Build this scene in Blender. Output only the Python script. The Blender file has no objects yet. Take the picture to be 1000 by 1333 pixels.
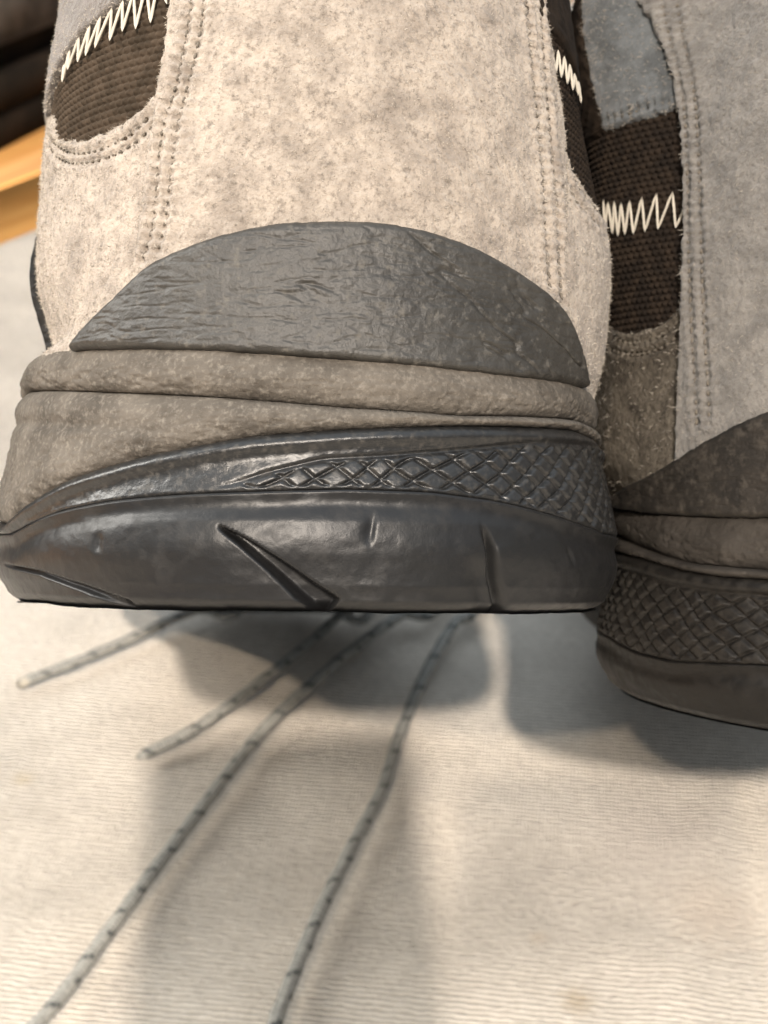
import bpy, math, random
import numpy as np
from mathutils import Matrix, Vector
random.seed(7); rng = np.random.default_rng(7)
SC = bpy.context.scene
PI = math.pi
# ------------------------------------------------------------------ camera (all lengths below are centimetres, CM turns them to metres)
CM = 0.01
FOC = 1990.0                      # focal length in photograph pixels (1000 x 1333)
H = 26.6; PITCH = math.radians(30.5)
cp, sp = math.cos(PITCH), math.sin(PITCH)
CAM = np.array([0.0, 0.0, H])
RIGHT = np.array([1.0, 0, 0]); UP = np.array([0, sp, cp]); FWD = np.array([0, cp, -sp])
cam = bpy.data.cameras.new("camera"); camo = bpy.data.objects.new("camera", cam)
SC.collection.objects.link(camo); SC.camera = camo
camo.location = (0, 0, H * CM); camo.rotation_euler = (PI / 2 - PITCH, 0, 0)
cam.sensor_width = 36; cam.lens = 36 * FOC / 1333.0
cam.clip_start = 0.01; cam.clip_end = 20
cam.dof.use_dof = True; cam.dof.focus_distance = 0.175
cam.dof.aperture_fstop = 44
# ------------------------------------------------------------------ light
w = bpy.data.worlds.new("World"); SC.world = w; w.use_nodes = True
bg = w.node_tree.nodes["Background"]; bg.inputs[1].default_value = 1.0
_n = w.node_tree.nodes; _l = w.node_tree.links; _t = _n.new('ShaderNodeTexCoord'); _s = _n.new('ShaderNodeSeparateXYZ'); _r = _n.new('ShaderNodeValToRGB')
_m = _n.new('ShaderNodeMapRange'); _m.inputs['From Min'].default_value = -1; _l.new(_t.outputs['Generated'], _s.inputs[0]); _l.new(_s.outputs[2], _m.inputs['Value']); _l.new(_m.outputs[0], _r.inputs[0]); _l.new(_r.outputs[0], bg.inputs[0])
_e = _r.color_ramp.elements; _e[0].position = .3; _e[0].color = (.08, .07, .06, 1); _e[1].position = 1; _e[1].color = (1.18, 1.34, 1.50, 1); _q = _e.new(.56); _q.color = (.19, .195, .20, 1)   # a room: dim walls, bright ceiling
def camw(x, y, z):                # camera-frame centimetres (right, down, depth) to world
    return CAM + RIGHT * x - UP * y + FWD * z
def lamp(name, kind, pos, power, col, size, target=None):
    l = bpy.data.lights.new(name, kind); o = bpy.data.objects.new(name, l); SC.collection.objects.link(o)
    o.location = Vector(pos) * CM; l.energy = power; l.color = col
    if kind == 'AREA': l.shape = 'RECTANGLE'; l.size, l.size_y = size
    else: l.shadow_soft_size = size
    if target is not None: o.rotation_euler = (Vector(target) * CM - Vector(pos) * CM).to_track_quat('-Z', 'Y').to_euler()
    return o
lamp("ceiling_lamp", 'POINT', camw(2, -46, -250), 480, (1.0, 0.89, 0.78), 0.034)
lamp("second_ceiling_lamp", 'POINT', camw(-46, -50, -240), 120, (1.0, 0.84, 0.66), 0.02)
lamp("window_light", 'AREA', (-150, 50, 110), 58, (1.0, 0.96, 0.89), (0.7, 1.1), (0, 30, 8))
ls = lamp("added_floor_spot", 'SPOT', (-95, 60, 120), 430, (1.0, 0.86, 0.64), 0.08, (-42, 84, 0)); ls.data.spot_size = math.radians(38); ls.data.spot_blend = .8  # unseen spot, added only to brighten the wooden floor
SC.view_settings.view_transform = 'Standard'; SC.view_settings.look = 'None'
SC.view_settings.exposure = 0.1; SC.view_settings.gamma = 1.0
# ------------------------------------------------------------------ noise
def _hash(ix, iy, iz, seed):
    h = (ix * 374761393 + iy * 668265263 + iz * 2147483647 + seed * 974634777) & 0xffffffff
    h = ((h ^ (h >> 13)) * 1274126177) & 0xffffffff
    h = (h ^ (h >> 16)) & 0xffffffff
    return h.astype(np.float64) / 4294967295.0
def vnoise(p, seed=0):
    p = np.asarray(p, float); f = np.floor(p); i = f.astype(np.int64); t = p - f; t = t * t * (3 - 2 * t)
    r = 0
    for dx in (0, 1):
        for dy in (0, 1):
            for dz in (0, 1):
                wgt = (t[..., 0] if dx else 1 - t[..., 0]) * (t[..., 1] if dy else 1 - t[..., 1]) * (t[..., 2] if dz else 1 - t[..., 2])
                r = r + wgt * _hash(i[..., 0] + dx, i[..., 1] + dy, i[..., 2] + dz, seed)
    return r * 2 - 1
def fbm(p, oct=4, seed=0, gain=.5):
    p = np.asarray(p, float); r = 0; a = 1
    for k in range(oct):
        r = r + a * vnoise(p * (2 ** k) + 17.3 * k, seed + k); a *= gain
    return r
def n2(s, z, fs, fz, oct=4, seed=0, gain=.5):
    return fbm(np.stack([s * fs, z * fz, np.zeros_like(s) + .37], -1), oct, seed, gain)
def sstep(a, b, x):
    t = np.clip((x - a) / (b - a), 0, 1); return t * t * (3 - 2 * t)
# ------------------------------------------------------------------ materials
def mat(name, base, rough=.8, dark=None, dscale=60, dcontrast=(.4, .6), detail=6, bump=0, bscale=1500, bdist=.0003, spec=.5,
        dust=None, dustscale=120, dustrange=(.45, .75), sheen=0, bumps=(), dark2=None, d2scale=900, d2range=(.5, .62), coat=0):
    m = bpy.data.materials.new(name); m.use_nodes = True; nt = m.node_tree; N = nt.nodes; L = nt.links
    b = N["Principled BSDF"]; tc = N.new('ShaderNodeTexCoord')
    def noise(sc, det=6, rough_=.6):
        n = N.new('ShaderNodeTexNoise'); n.inputs['Scale'].default_value = sc; n.inputs['Detail'].default_value = det
        n.inputs['Roughness'].default_value = rough_; L.new(tc.outputs['Object'], n.inputs['Vector']); return n
    def ramp(src, lo, hi):
        r = N.new('ShaderNodeMapRange'); r.inputs['From Min'].default_value = lo; r.inputs['From Max'].default_value = hi
        L.new(src, r.inputs['Value']); return r.outputs[0]
    def mix(fac, a, bb):
        x = N.new('ShaderNodeMix'); x.data_type = 'RGBA'; L.new(fac, x.inputs['Factor'])
        for inp, v in ((6, a), (7, bb)):
            if isinstance(v, tuple): x.inputs[inp].default_value = (*v, 1)
            else: L.new(v, x.inputs[inp])
        return x.outputs[2]
    c = base
    if dark: c = mix(ramp(noise(dscale, detail).outputs['Fac'], *dcontrast), base, dark)
    if dark2: c = mix(ramp(noise(d2scale, 4, .7).outputs['Fac'], *d2range), c, dark2)
    rsock = None
    if dust:
        f = ramp(noise(dustscale, 8, .65).outputs['Fac'], *dustrange); c = mix(f, c, dust)
        r = N.new('ShaderNodeMapRange'); r.inputs['To Min'].default_value = rough; r.inputs['To Max'].default_value = .95
        L.new(f, r.inputs['Value']); rsock = r.outputs[0]
    if isinstance(c, tuple): b.inputs['Base Color'].default_value = (*c, 1)
    else: L.new(c, b.inputs['Base Color'])
    b.inputs['Roughness'].default_value = rough
    if rsock: L.new(rsock, b.inputs['Roughness'])
    b.inputs['Specular IOR Level'].default_value = spec
    b.inputs['Sheen Weight'].default_value = sheen; b.inputs['Sheen Roughness'].default_value = .6
    b.inputs['Coat Weight'].default_value = coat; b.inputs['Coat Roughness'].default_value = .25
    last = None
    for sc_, st, di, det in ([(bscale, bump, bdist, 5)] if bump else []) + list(bumps):
        n = noise(sc_, det, .65); bm = N.new('ShaderNodeBump'); bm.inputs['Strength'].default_value = st; bm.inputs['Distance'].default_value = di
        L.new(n.outputs['Fac'], bm.inputs['Height'])
        if last: L.new(last, bm.inputs['Normal'])
        last = bm.outputs[0]
    if last: L.new(last, b.inputs['Normal'])
    m['_'] = 0
    return m
M = {}
M['suede'] = mat('grey beige suede', (.37, .315, .26), .95, dark=(.215, .18, .148), dscale=220, dcontrast=(.42, .68), detail=12, bump=.9, bscale=1500, bdist=.0006, spec=.15,
                 sheen=.15, dark2=(.11, .09, .072), d2scale=1250, d2range=(.50, .76))
M['suede_dark'] = mat('dark grey suede', (.10, .083, .07), .95, dark=(.065, .054, .046), dscale=200, bump=.9, bscale=1300, bdist=.0005, spec=.15, sheen=.3)
M['suede_cool_lit'] = mat('blue grey suede with painted cool light', (.11, .118, .122), .95, dark=(.06, .065, .067), dscale=200, bump=.7, bscale=1300, bdist=.0004, spec=.15, sheen=.2)  # collar suede with the cool light on it put into the colour
M['fibre'] = mat('suede fibres', (.46, .41, .345), .9, dark=(.15, .128, .10), dscale=1100, dcontrast=(.45, .62), spec=.1)
M['fibre_dark'] = mat('dark suede fibres', (.30, .27, .23), .9, spec=.1)  # darker fibre copy for the far shoe, shade put into the colour
M['mesh'] = mat('dark brown knit mesh', (.024, .017, .012), .9, dark=(.012, .009, .007), dscale=400, bump=.5, bscale=2500, bdist=.0002, spec=.1)
M['counter'] = mat('worn grey rubber', (.038, .035, .030), .45, dark=(.022, .020, .017), dscale=150, dcontrast=(.35, .65), bump=.55, bscale=1500, bdist=.00025, spec=.45,
                   dust=(.13, .118, .10), dustscale=800, dustrange=(.56, .82), bumps=[(500, .35, .0005, 6)])
M['foam'] = mat('dusty taupe foam rubber', (.115, .10, .083), .85, dark=(.06, .052, .043), dscale=170, dcontrast=(.38, .68), bump=.8, bscale=1700, bdist=.0003, spec=.2,
                dust=(.22, .196, .165), dustscale=1500, dustrange=(.5, .85), bumps=[(600, .4, .0005, 5)])
M['rubber'] = mat('black rubber with grey dust', (.009, .009, .0095), .40, dark=(.010, .010, .010), dscale=90, bump=.3, bscale=3000, bdist=.0001, spec=.36,
                  dust=(.022, .020, .018), dustscale=300, dustrange=(.52, 1.1))
M['rubber_cup'] = mat('black moulded rubber', (.012, .012, .012), .33, bump=.4, bscale=2000, bdist=.00015, spec=.5,
                      dust=(.075, .066, .054), dustscale=1100, dustrange=(.52, .95))
M['rubber_b'] = mat('darkened brown black rubber', (.0065, .0058, .005), .5, bump=.35, bscale=2200, bdist=.00012, spec=.22, dust=(.017, .0145, .012), dustscale=500, dustrange=(.4, .9))  # darker outsole rubber: the far shoe's shade is put into the colour
M['cup_b'] = mat('moulded rubber with painted shade', (.009, .008, .007), .5, bump=.4, bscale=2000, bdist=.00015, spec=.22, dust=(.03, .026, .021), dustscale=800, dustrange=(.42, .86))  # cup rubber of the far shoe, darkened to paint in its shade
M['foam_b'] = mat('brown foam rubber with painted shade', (.045, .039, .033), .85, dark=(.028, .024, .020), dscale=170, dcontrast=(.38, .68), bump=.8, bscale=1700, bdist=.0003, spec=.2, dust=(.09, .079, .067), dustscale=260, dustrange=(.55, .9))  # foam copy darkened for the far shoe, shade painted in
M['counter_b'] = mat('brown heel rubber with painted shade', (.026, .022, .018), .7, dark=(.015, .013, .011), dscale=200, bump=.7, bscale=1500, bdist=.0003, spec=.2, dust=(.08, .068, .055), dustscale=700, dustrange=(.5, .85))  # counter rubber copy, darkened in place of shade on the far shoe
M['suede_b'] = mat('greyer suede with painted shade', (.18, .166, .148), .95, dark=(.11, .102, .092), dscale=300, dcontrast=(.40, .66), bump=.9, bscale=1100, bdist=.0006, spec=.15, sheen=.25, dark2=(.09, .08, .068), d2scale=1500, d2range=(.50, .72))  # same suede in less light: the far shoe's shade painted into its colour
M['mesh_lit'] = mat('brown knit mesh with painted light', (.06, .044, .031), .9, dark=(.035, .026, .018), dscale=400, bump=.5, bscale=2500, bdist=.0002, spec=.1)  # lighter copy of the mesh, light on the left side put into the colour
M['suede_shaded'] = mat('grey suede with painted shade', (.13, .113, .09), .95, dark=(.07, .06, .048), dscale=260, dcontrast=(.42, .66), bump=.9, bscale=1300, bdist=.0006, spec=.1, dark2=(.05, .042, .034), d2scale=1500, d2range=(.5, .7))  # far shoe's quarter: the near shoe's shadow painted into the suede colour
M['thread'] = mat('white thread', (.44, .40, .33), .8, bump=.6, bscale=3000, bdist=.0002, spec=.3)
M['thread_dark'] = mat('brown grey thread', (.13, .112, .09), .85, bump=.6, bscale=3000, bdist=.0002, spec=.2)
M['lining'] = mat('black lining fabric', (.035, .03, .027), .95, spec=.1)
M['wood'] = None
# ------------------------------------------------------------------ object helpers
def link(name, me, parent=None, m=None):
    o = bpy.data.objects.new(name, me); SC.collection.objects.link(o)
    if parent: o.parent = parent
    if m and me: me.materials.append(m)
    return o
def mesh(name, V, F, m=None, parent=None, smooth=True, scale=CM, UV=None):
    me = bpy.data.meshes.new(name)
    V = np.asarray(V, np.float32) * scale
    F = [np.asarray(f, np.int32) for f in (F if isinstance(F, list) else [F])]
    nv = len(V); tot = sum(f.size for f in F); nf = sum(len(f) for f in F)
    me.vertices.add(nv); me.vertices.foreach_set('co', V.ravel())
    me.loops.add(tot); me.polygons.add(nf)
    me.loops.foreach_set('vertex_index', np.concatenate([f.ravel() for f in F]))
    st = []; c = 0
    for f in F:
        st.append(c + np.arange(len(f)) * f.shape[1]); c += f.size
    me.polygons.foreach_set('loop_start', np.concatenate(st).astype(np.int32))
    me.update(calc_edges=True)
    if smooth: me.polygons.foreach_set('use_smooth', np.ones(nf, bool))
    if UV is not None:
        uv = me.uv_layers.new(name='UVMap'); idx = np.concatenate([f.ravel() for f in F])
        uv.data.foreach_set('uv', np.asarray(UV, np.float32)[idx].ravel())
    me.validate()
    return link(name, me, parent, m)
def gridfaces(n, m, wrap=False):
    i = np.arange(n if wrap else n - 1)[:, None]; j = np.arange(m - 1)[None, :]; i2 = (i + 1) % n
    return np.stack([(i * m + j), (i2 * m + j), (i2 * m + j + 1), (i * m + j + 1)], -1).reshape(-1, 4)
def tag(o, label=None, cat=None, group=None, kind=None):
    if label: o['label'] = label
    if cat: o['category'] = cat
    if group: o['group'] = group
    if kind: o['kind'] = kind
    return o
def ground(px, py, z=0.0):        # where the ray of a photograph pixel meets the height z
    d = RIGHT * (px - 500) / FOC - UP * (py - 666.5) / FOC + FWD
    return CAM + d * ((z - H) / d[2])
def box_vf(x0, x1, y0, y1, z0, z1, bev=0):
    bmv = [(x, y, z) for z in (z0, z1) for x, y in ((x0, y0), (x1, y0), (x1, y1), (x0, y1))]
    return np.array(bmv, float), np.array([(3, 2, 1, 0), (4, 5, 6, 7), (0, 1, 5, 4), (1, 2, 6, 5), (2, 3, 7, 6), (3, 0, 4, 7)])
def tube(path, rad, seg=10, uvlen=1.0, rfun=None):
    P = np.asarray(path, float); n = len(P); T = np.gradient(P, axis=0); T /= np.linalg.norm(T, axis=1)[:, None]
    up = np.array([0, 0, 1.0]); A = np.cross(T, up); la = np.linalg.norm(A, axis=1)[:, None]; A = np.where(la > .05, A / np.maximum(la, 1e-6), [[1, 0, 0]]); B = np.cross(A, T)
    L = np.concatenate([[0], np.cumsum(np.linalg.norm(np.diff(P, axis=0), axis=1))])
    a = np.arange(seg + 1) / seg * 2 * PI
    r = np.full((n, seg + 1), rad) if rfun is None else rfun(L[:, None], a[None, :])
    V = P[:, None] + r[..., None] * (np.cos(a)[None, :, None] * A[:, None] + np.sin(a)[None, :, None] * B[:, None])
    UV = np.stack([np.broadcast_to(L[:, None] / uvlen, r.shape), np.broadcast_to(a[None] / (2 * PI), r.shape)], -1)
    F = gridfaces(n, seg + 1)
    Vc = np.concatenate([V.reshape(-1, 3), P[[0]] - T[[0]] * rad * .5, P[[-1]] + T[[-1]] * rad * .5]); k = n * (seg + 1)
    UV = np.concatenate([UV.reshape(-1, 2), [[0, 0], [0, 0]]])
    tri = np.array([(k, j + 1, j) for j in range(seg)] + [(k + 1, (n - 1) * (seg + 1) + j, (n - 1) * (seg + 1) + j + 1) for j in range(seg)])
    return Vc, [F, tri], UV
def spline(P, n):                 # Catmull-Rom through P, n samples, even in arc length
    P = np.asarray(P, float); Q = np.vstack([2 * P[0] - P[1], P, 2 * P[-1] - P[-2]]); out = []
    for i in range(len(P) - 1):
        t = np.linspace(0, 1, 24, endpoint=False)[:, None]; p0, p1, p2, p3 = Q[i:i + 4]
        out.append(.5 * ((2 * p1) + (-p0 + p2) * t + (2 * p0 - 5 * p1 + 4 * p2 - p3) * t ** 2 + (-p0 + 3 * p1 - 3 * p2 + p3) * t ** 3))
    out = np.vstack(out + [P[-1:]]); L = np.concatenate([[0], np.cumsum(np.linalg.norm(np.diff(out, axis=0), axis=1))])
    u = np.linspace(0, L[-1], n)
    return np.stack([np.interp(u, L, out[:, k]) for k in range(out.shape[1])], -1)
# ------------------------------------------------------------------ the form of a shoe
class Shoe:
    def __init__(self, px, py, depth, yaw, tilt, roll, hw=3.75, lean=1.0, offtab=None, bulge=0, lbulge=0):
        self.bulge = bulge; self.lbulge = lbulge; self.droop = .9 if bulge else -1.3
        o = camw((px - 500) / FOC * depth, (py - 666.5) / FOC * depth, depth)
        yaw, tilt, roll = map(math.radians, (yaw, tilt, roll))
        y = np.array([math.sin(yaw) * math.cos(tilt), math.cos(yaw) * math.cos(tilt), -math.sin(tilt)])
        x = np.cross(y, [0, 0, 1.0]); x /= np.linalg.norm(x); z = np.cross(x, y)
        x, z = x * math.cos(roll) - z * math.sin(roll), z * math.cos(roll) + x * math.sin(roll)
        self.R = np.stack([x, y, z], 1); self.o = o
        th = np.linspace(0, PI / 2, 12)
        e = 2 / 2.25
        side = [(hw * np.sin(t) ** e, 4.6 * (1 - np.cos(t) ** e)) for t in th]
        side += [(3.72, 8), (3.6, 12), (3.95, 16), (4.5, 20), (4.6, 23), (4.15, 26), (3.0, 28.4), (1.5, 29.6), (0, 30)]
        side = np.array(side); 
        full = np.vstack([side[::-1] * [-1, 1], side[1:]])
        N = 2400
        c = spline(full, N + 1); self.P = c
        L = np.concatenate([[0], np.cumsum(np.linalg.norm(np.diff(c, axis=0), axis=1))]); self.S = L - L[-1] / 2; self.smax = L[-1] / 2
        T = np.gradient(c, axis=0); k = np.ones(25) / 25
        T = np.stack([np.convolve(np.pad(T[:, q], 12, mode='edge'), k, 'valid') for q in (0, 1)], 1)
        T /= np.linalg.norm(T, axis=1)[:, None]
        T[0] = T[-1] = (-1, 0) if T[0][0] < 0 else (1, 0)
        self.Nn = np.stack([T[:, 1], -T[:, 0]], 1)
        self.offtab = offtab or ([0, .12, .3, 1.0, 1.5, 2.2, 2.9, 4, 5, 6, 7, 8, 9, 10.5, 12.6], [.28, .40, .44, .42, .31, .17, .08, .03, .0, -.06, -.16, -.30, -.45, -.7, -1.1])
        self.lean = lean
        g = np.linspace(-8, 8, 481); zz = np.linspace(-.3, 12.5, 385)
        self.gs, self.gz = np.meshgrid(g, zz, indexing='ij')
        W = self.pos(self.gs, self.gz, 0); self.gp = self.proj(W)
        self.nv = self.facing(self.gs, self.gz)
    def base(self, s):
        s = np.clip(s, -self.smax, self.smax)
        return np.stack([np.interp(s, self.S, self.P[:, 0]), np.interp(s, self.S, self.P[:, 1])], -1), np.stack([np.interp(s, self.S, self.Nn[:, 0]), np.interp(s, self.S, self.Nn[:, 1])], -1)
    def ztop(self, y): return np.interp(y, [0, 4, 8, 12, 14, 17, 22, 26, 30], [12.6, 12.3, 11, 11.2, 10.8, 9.0, 6.6, 5.6, 4.6])
    def loc(self, s, z, o=0):     # local centimetres
        s, z = np.broadcast_arrays(np.asarray(s, float), np.asarray(z, float))
        b, n = self.base(s); y = b[..., 1]
        rear = np.interp(z, *self.offtab) + self.bulge * sstep(2.0, 5.0, s) * (np.exp(-((z - 4.4) / 1.35) ** 2) - .4 * np.exp(-((z - 2.5) / .5) ** 2)) - self.bulge * 1.1 * sstep(-2.5, -5, s) * sstep(3.05, 3.35, z) * np.exp(-((z - 3.2) / .7) ** 2) + self.lbulge * sstep(-3.2, -6, s) * (.45 * sstep(2.9, 3.6, z) + .55 * sstep(4.6, 7.5, z) + .9 * sstep(7.5, 10.5, z))
        c = sstep(9, 15, y) * (z > 2.9)
        tau = np.clip((z - 2.9) / (self.ztop(y) - 2.9), 0, 1)
        dome = -np.abs(b[..., 0]) * 0 - np.interp(y, [0, 16, 22, 27, 30], [3.9, 3.9, 4.4, 4.4, 4.4]) * (1 - (1 - tau ** 2.1) ** (1 / 2.1))
        off = (1 - c) * rear + c * dome + o
        ts = -np.clip((y - 14) / 16, 0, 1.2) ** 2 * self.droop
        return np.stack([b[..., 0] + n[..., 0] * off, b[..., 1] + n[..., 1] * off, z + ts], -1)
    def world(self, p): return p @ self.R.T + self.o
    def tolocal(self, wp): return (np.asarray(wp) - self.o) @ self.R
    def pos(self, s, z, o=0): return self.world(self.loc(s, z, o))
    def proj(self, W):
        d = W - CAM; Z = d @ FWD
        return np.stack([500 + FOC * (d @ RIGHT) / Z, 666.5 - FOC * (d @ UP) / Z], -1)
    def facing(self, s, z):
        e = 1e-2; p = self.pos(s, z); a = self.pos(s + e, z) - p; b = self.pos(s, z + e) - p
        return ((np.cross(a, b)) * (p - CAM)).sum(-1) < 0
    def hit(self, px, py):
        d = (self.gp[..., 0] - px) ** 2 + (self.gp[..., 1] - py) ** 2 + (~self.nv) * 1e9
        k = np.unravel_index(np.argmin(d), d.shape); s, z = self.gs[k], self.gz[k]
        for _ in range(4):
            e = 1e-3; p0 = self.proj(self.pos(s, z)); ps = (self.proj(self.pos(s + e, z)) - p0) / e; pz = (self.proj(self.pos(s, z + e)) - p0) / e
            J = np.stack([ps, pz], 1)
            if abs(np.linalg.det(J)) < 900: break
            ds = np.linalg.solve(J, np.array([px, py]) - p0); ds = np.clip(ds, -.1, .1)
            s, z = s + ds[0], z + ds[1]
        return np.array([s, z])
    def K(self, *pts):            # knots: (px, py) or ('s', s, z)
        return np.array([p[1:] if p[0] == 's' else self.hit(*p) for p in pts], float)
    def zc(self, knots, left=None, right=None):   # a band edge as a height over s
        k = self.K(*knots); k = k[np.argsort(k[:, 0])]
        ks, kz = list(k[:, 0]), list(k[:, 1])
        if left is not None: ks = [-self.smax, ks[0] - 4] + ks; kz = [left, left] + kz
        if right is not None: ks = ks + [ks[-1] + 4, self.smax]; kz = kz + [right, right]
        ks, kz = np.array(ks), np.array(kz); f = np.linspace(-self.smax, self.smax, 3000); v = np.interp(f, ks, kz)
        g = np.exp(-np.linspace(-2, 2, 21) ** 2); g /= g.sum(); v = np.convolve(np.pad(v, 10, mode='edge'), g, 'valid')
        return lambda s: np.interp(s, f, v)
def ends(n, k=7):                 # parameter 0..1, denser near both ends
    t = np.linspace(0, 1, n); a = np.linspace(0, t[2], k + 2)[1:-1] ** 1.0
    return np.unique(np.concatenate([t, a, 1 - a]))
def slines(sh, fine=.03, rng_=7.5, coarse=.25):
    L = [x for x in np.arange(-sh.smax, -rng_, coarse)] + list(np.arange(-rng_, rng_, fine)) + list(np.arange(rng_, sh.smax, coarse)) + [sh.smax]
    return np.array(L)
def band(sh, root, name, zlo, zhi, o_fun, m, rows=40, fine=.03, close=-.35, hmin=.05):
    s = slines(sh, fine)[:, None]; v = ends(rows)[None, :]
    a, b = zlo(s), zhi(s); b = np.maximum(b, a + hmin)
    z = a + (b - a) * v; S = np.broadcast_to(s, z.shape)
    d = np.minimum(v, 1 - v) * (b - a)
    o = o_fun(S, z, v, d, b - a)
    zz = np.concatenate([z[:, :1], z, z[:, -1:]], 1); SS = np.concatenate([S[:, :1], S, S[:, -1:]], 1)
    oo = np.concatenate([np.full_like(o[:, :1], close), o, np.full_like(o[:, :1], close)], 1)
    V = sh.loc(SS, zz, oo); n, mm = zz.shape
    return mesh(name, V.reshape(-1, 3), gridfaces(n, mm), m, root)
def rnd(d, r):                    # quarter-round edge, 0 at the rim to 1 inside
    t = np.clip(d / r, 0, 1); return np.sqrt(np.clip(1 - (1 - t) ** 2, 0, 1))
def panel(sh, root, name, A, B, n, m_, th, mt, disp=None, r=.08, base=0.0, edge_noise=.03, seed=1, back=-.12):
    """A and B are two long edges of a panel in (s, z); the sheet is ruled between them, rounded at its rim."""
    A = spline(sh.K(*A) if not isinstance(A, np.ndarray) else A, 400); B = spline(sh.K(*B) if not isinstance(B, np.ndarray) else B, 400)
    u = ends(n); v = ends(m_)
    g = np.linspace(0, 1, 400)
    a = np.stack([np.interp(u, g, A[:, k]) for k in (0, 1)], -1)[:, None]; b = np.stack([np.interp(u, g, B[:, k]) for k in (0, 1)], -1)[:, None]
    q = a + (b - a) * v[None, :, None]
    la = np.linalg.norm(np.gradient(A, axis=0), axis=1).sum(); wv = np.linalg.norm(b - a, axis=-1)
    d = np.minimum(np.minimum(u, 1 - u)[:, None] * la, np.minimum(v, 1 - v)[None] * wv)
    jit = np.exp(-(d / .12) ** 2) * edge_noise
    q = q + np.stack([n2(q[..., 0], q[..., 1], 9, 9, 3, seed), n2(q[..., 0], q[..., 1], 9, 9, 3, seed + 5)], -1) * jit[..., None]
    s, z = q[..., 0], q[..., 1]
    o = base + th * rnd(d, r)
    if disp is not None: o = o + disp(s, z) * sstep(0, .12, d)
    pad = lambda x, f=None: np.pad(x, 1, mode='edge')
    oo = np.pad(o, 1, constant_values=back + base)
    V = sh.loc(pad(s), pad(z), oo); nn, mm = oo.shape
    ob = mesh(name, V.reshape(-1, 3), gridfaces(nn, mm), mt, root)
    return ob, (s, z, o, d)
def fuzz(sh, parts, N, lmin, lmax, edge_frac=.3):
    """short suede hairs as thin triangles; positions from panel grids"""
    out = []
    for (s, z, o, d), share, dens_edge in parts:
        k = int(N * share)
        i = rng.integers(0, s.shape[0] - 1, k * 3); j = rng.integers(0, s.shape[1] - 1, k * 3)
        ds = abs(s[i + 1, j] - s[i, j]) + abs(z[i + 1, j] - z[i, j]); dz = abs(s[i, j + 1] - s[i, j]) + abs(z[i, j + 1] - z[i, j])
        wgt = ds * dz * (1 + dens_edge * np.exp(-(d[i, j] / .06))) * (np.abs(s[i, j]) < 8)
        pick = rng.choice(len(i), k, p=wgt / wgt.sum()); i, j = i[pick], j[pick]
        a, b = rng.random(k), rng.random(k)
        ss = s[i, j] + (s[i + 1, j] - s[i, j]) * a + (s[i, j + 1] - s[i, j]) * b; zz = z[i, j] + (z[i + 1, j] - z[i, j]) * a + (z[i, j + 1] - z[i, j]) * b
        out.append((ss, zz, o[i, j] - .008))
    s = np.concatenate([x[0] for x in out]); z = np.concatenate([x[1] for x in out]); o = np.concatenate([x[2] for x in out])
    p = sh.loc(s, z, o); nrm = sh.loc(s, z, o + .1) - p; nrm /= np.linalg.norm(nrm, axis=1)[:, None]
    k = len(s); rd = rng.normal(size=(k, 3)); rd[:, 2] -= .35
    dirn = nrm * rng.uniform(.15, .7, (k, 1)) + rd * .55; dirn /= np.linalg.norm(dirn, axis=1)[:, None]
    L = rng.uniform(lmin, lmax, (k, 1)); side = np.cross(dirn, rng.normal(size=(k, 3))); side /= np.linalg.norm(side, axis=1)[:, None]
    wd = .0032; mid = p + dirn * L * .5; bend = rng.normal(size=(k, 3)) * L * .25
    tip = p + dirn * L + bend
    V = np.stack([p - side * wd, p + side * wd, mid + side * wd, mid - side * wd, tip], 1).reshape(-1, 3)
    b = np.arange(k)[:, None] * 5
    return V, [b + np.array([[0, 1, 2, 3]]), b + np.array([[3, 2, 4]])]
_cap = {}
def stitch_mesh(kind, L, r, m):
    key = (kind, round(L, 2))
    if key not in _cap:
        n = 9; t = np.linspace(-1, 1, n); P = np.stack([np.zeros(n), t * L / 2, np.zeros(n)], 1)
        V, F, _ = tube(P, r, 8, 1, lambda l, a: r * np.sqrt(np.clip(1 - np.abs(l / L * 2 - 1) ** 4, .04, 1)) * (1 + .12 * np.sin(a * 2 + l / L * 14)))
        me_o = mesh('stitch', V, F, m); me = me_o.data; bpy.data.objects.remove(me_o); _cap[key] = me
    return _cap[key]
def put_stitch(sh, root, p, q, nrm, me, L, name='stitch', parent=None):
    y = q - p; l = np.linalg.norm(y); y = y / l; x = np.cross(y, nrm); x /= np.linalg.norm(x); z = np.cross(x, y); c = (p + q) / 2 * CM
    o = bpy.data.objects.new(name, me); SC.collection.objects.link(o); o.parent = parent or root
    o.matrix_local = Matrix([[x[0], y[0] * l / L, z[0], c[0]], [x[1], y[1] * l / L, z[1], c[1]], [x[2], y[2] * l / L, z[2], c[2]], [0, 0, 0, 1]])
    return o
def seam(sh, root, knots, pitch, L, r, o, m, tiltz=.0):
    k = spline(sh.K(*knots), 600); P = sh.loc(k[:, 0], k[:, 1], 0); l = np.concatenate([[0], np.cumsum(np.linalg.norm(np.diff(P, axis=0), axis=1))])
    x = pitch / 2
    me = stitch_mesh('seam', L, r, m)
    while x < l[-1] - pitch / 3:
        a, b = x - L / 2 + random.uniform(-.01, .01), x + L / 2
        sa, za = np.interp(a, l, k[:, 0]), np.interp(a, l, k[:, 1]); sb, zb = np.interp(b, l, k[:, 0]), np.interp(b, l, k[:, 1])
        p = sh.loc(sa, za, o - .012); q = sh.loc(sb, zb, o + .006); nrm = sh.loc(sa, za, 1) - sh.loc(sa, za, 0)
        put_stitch(sh, root, p, q, nrm, me, L); x += pitch
    return k
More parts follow.
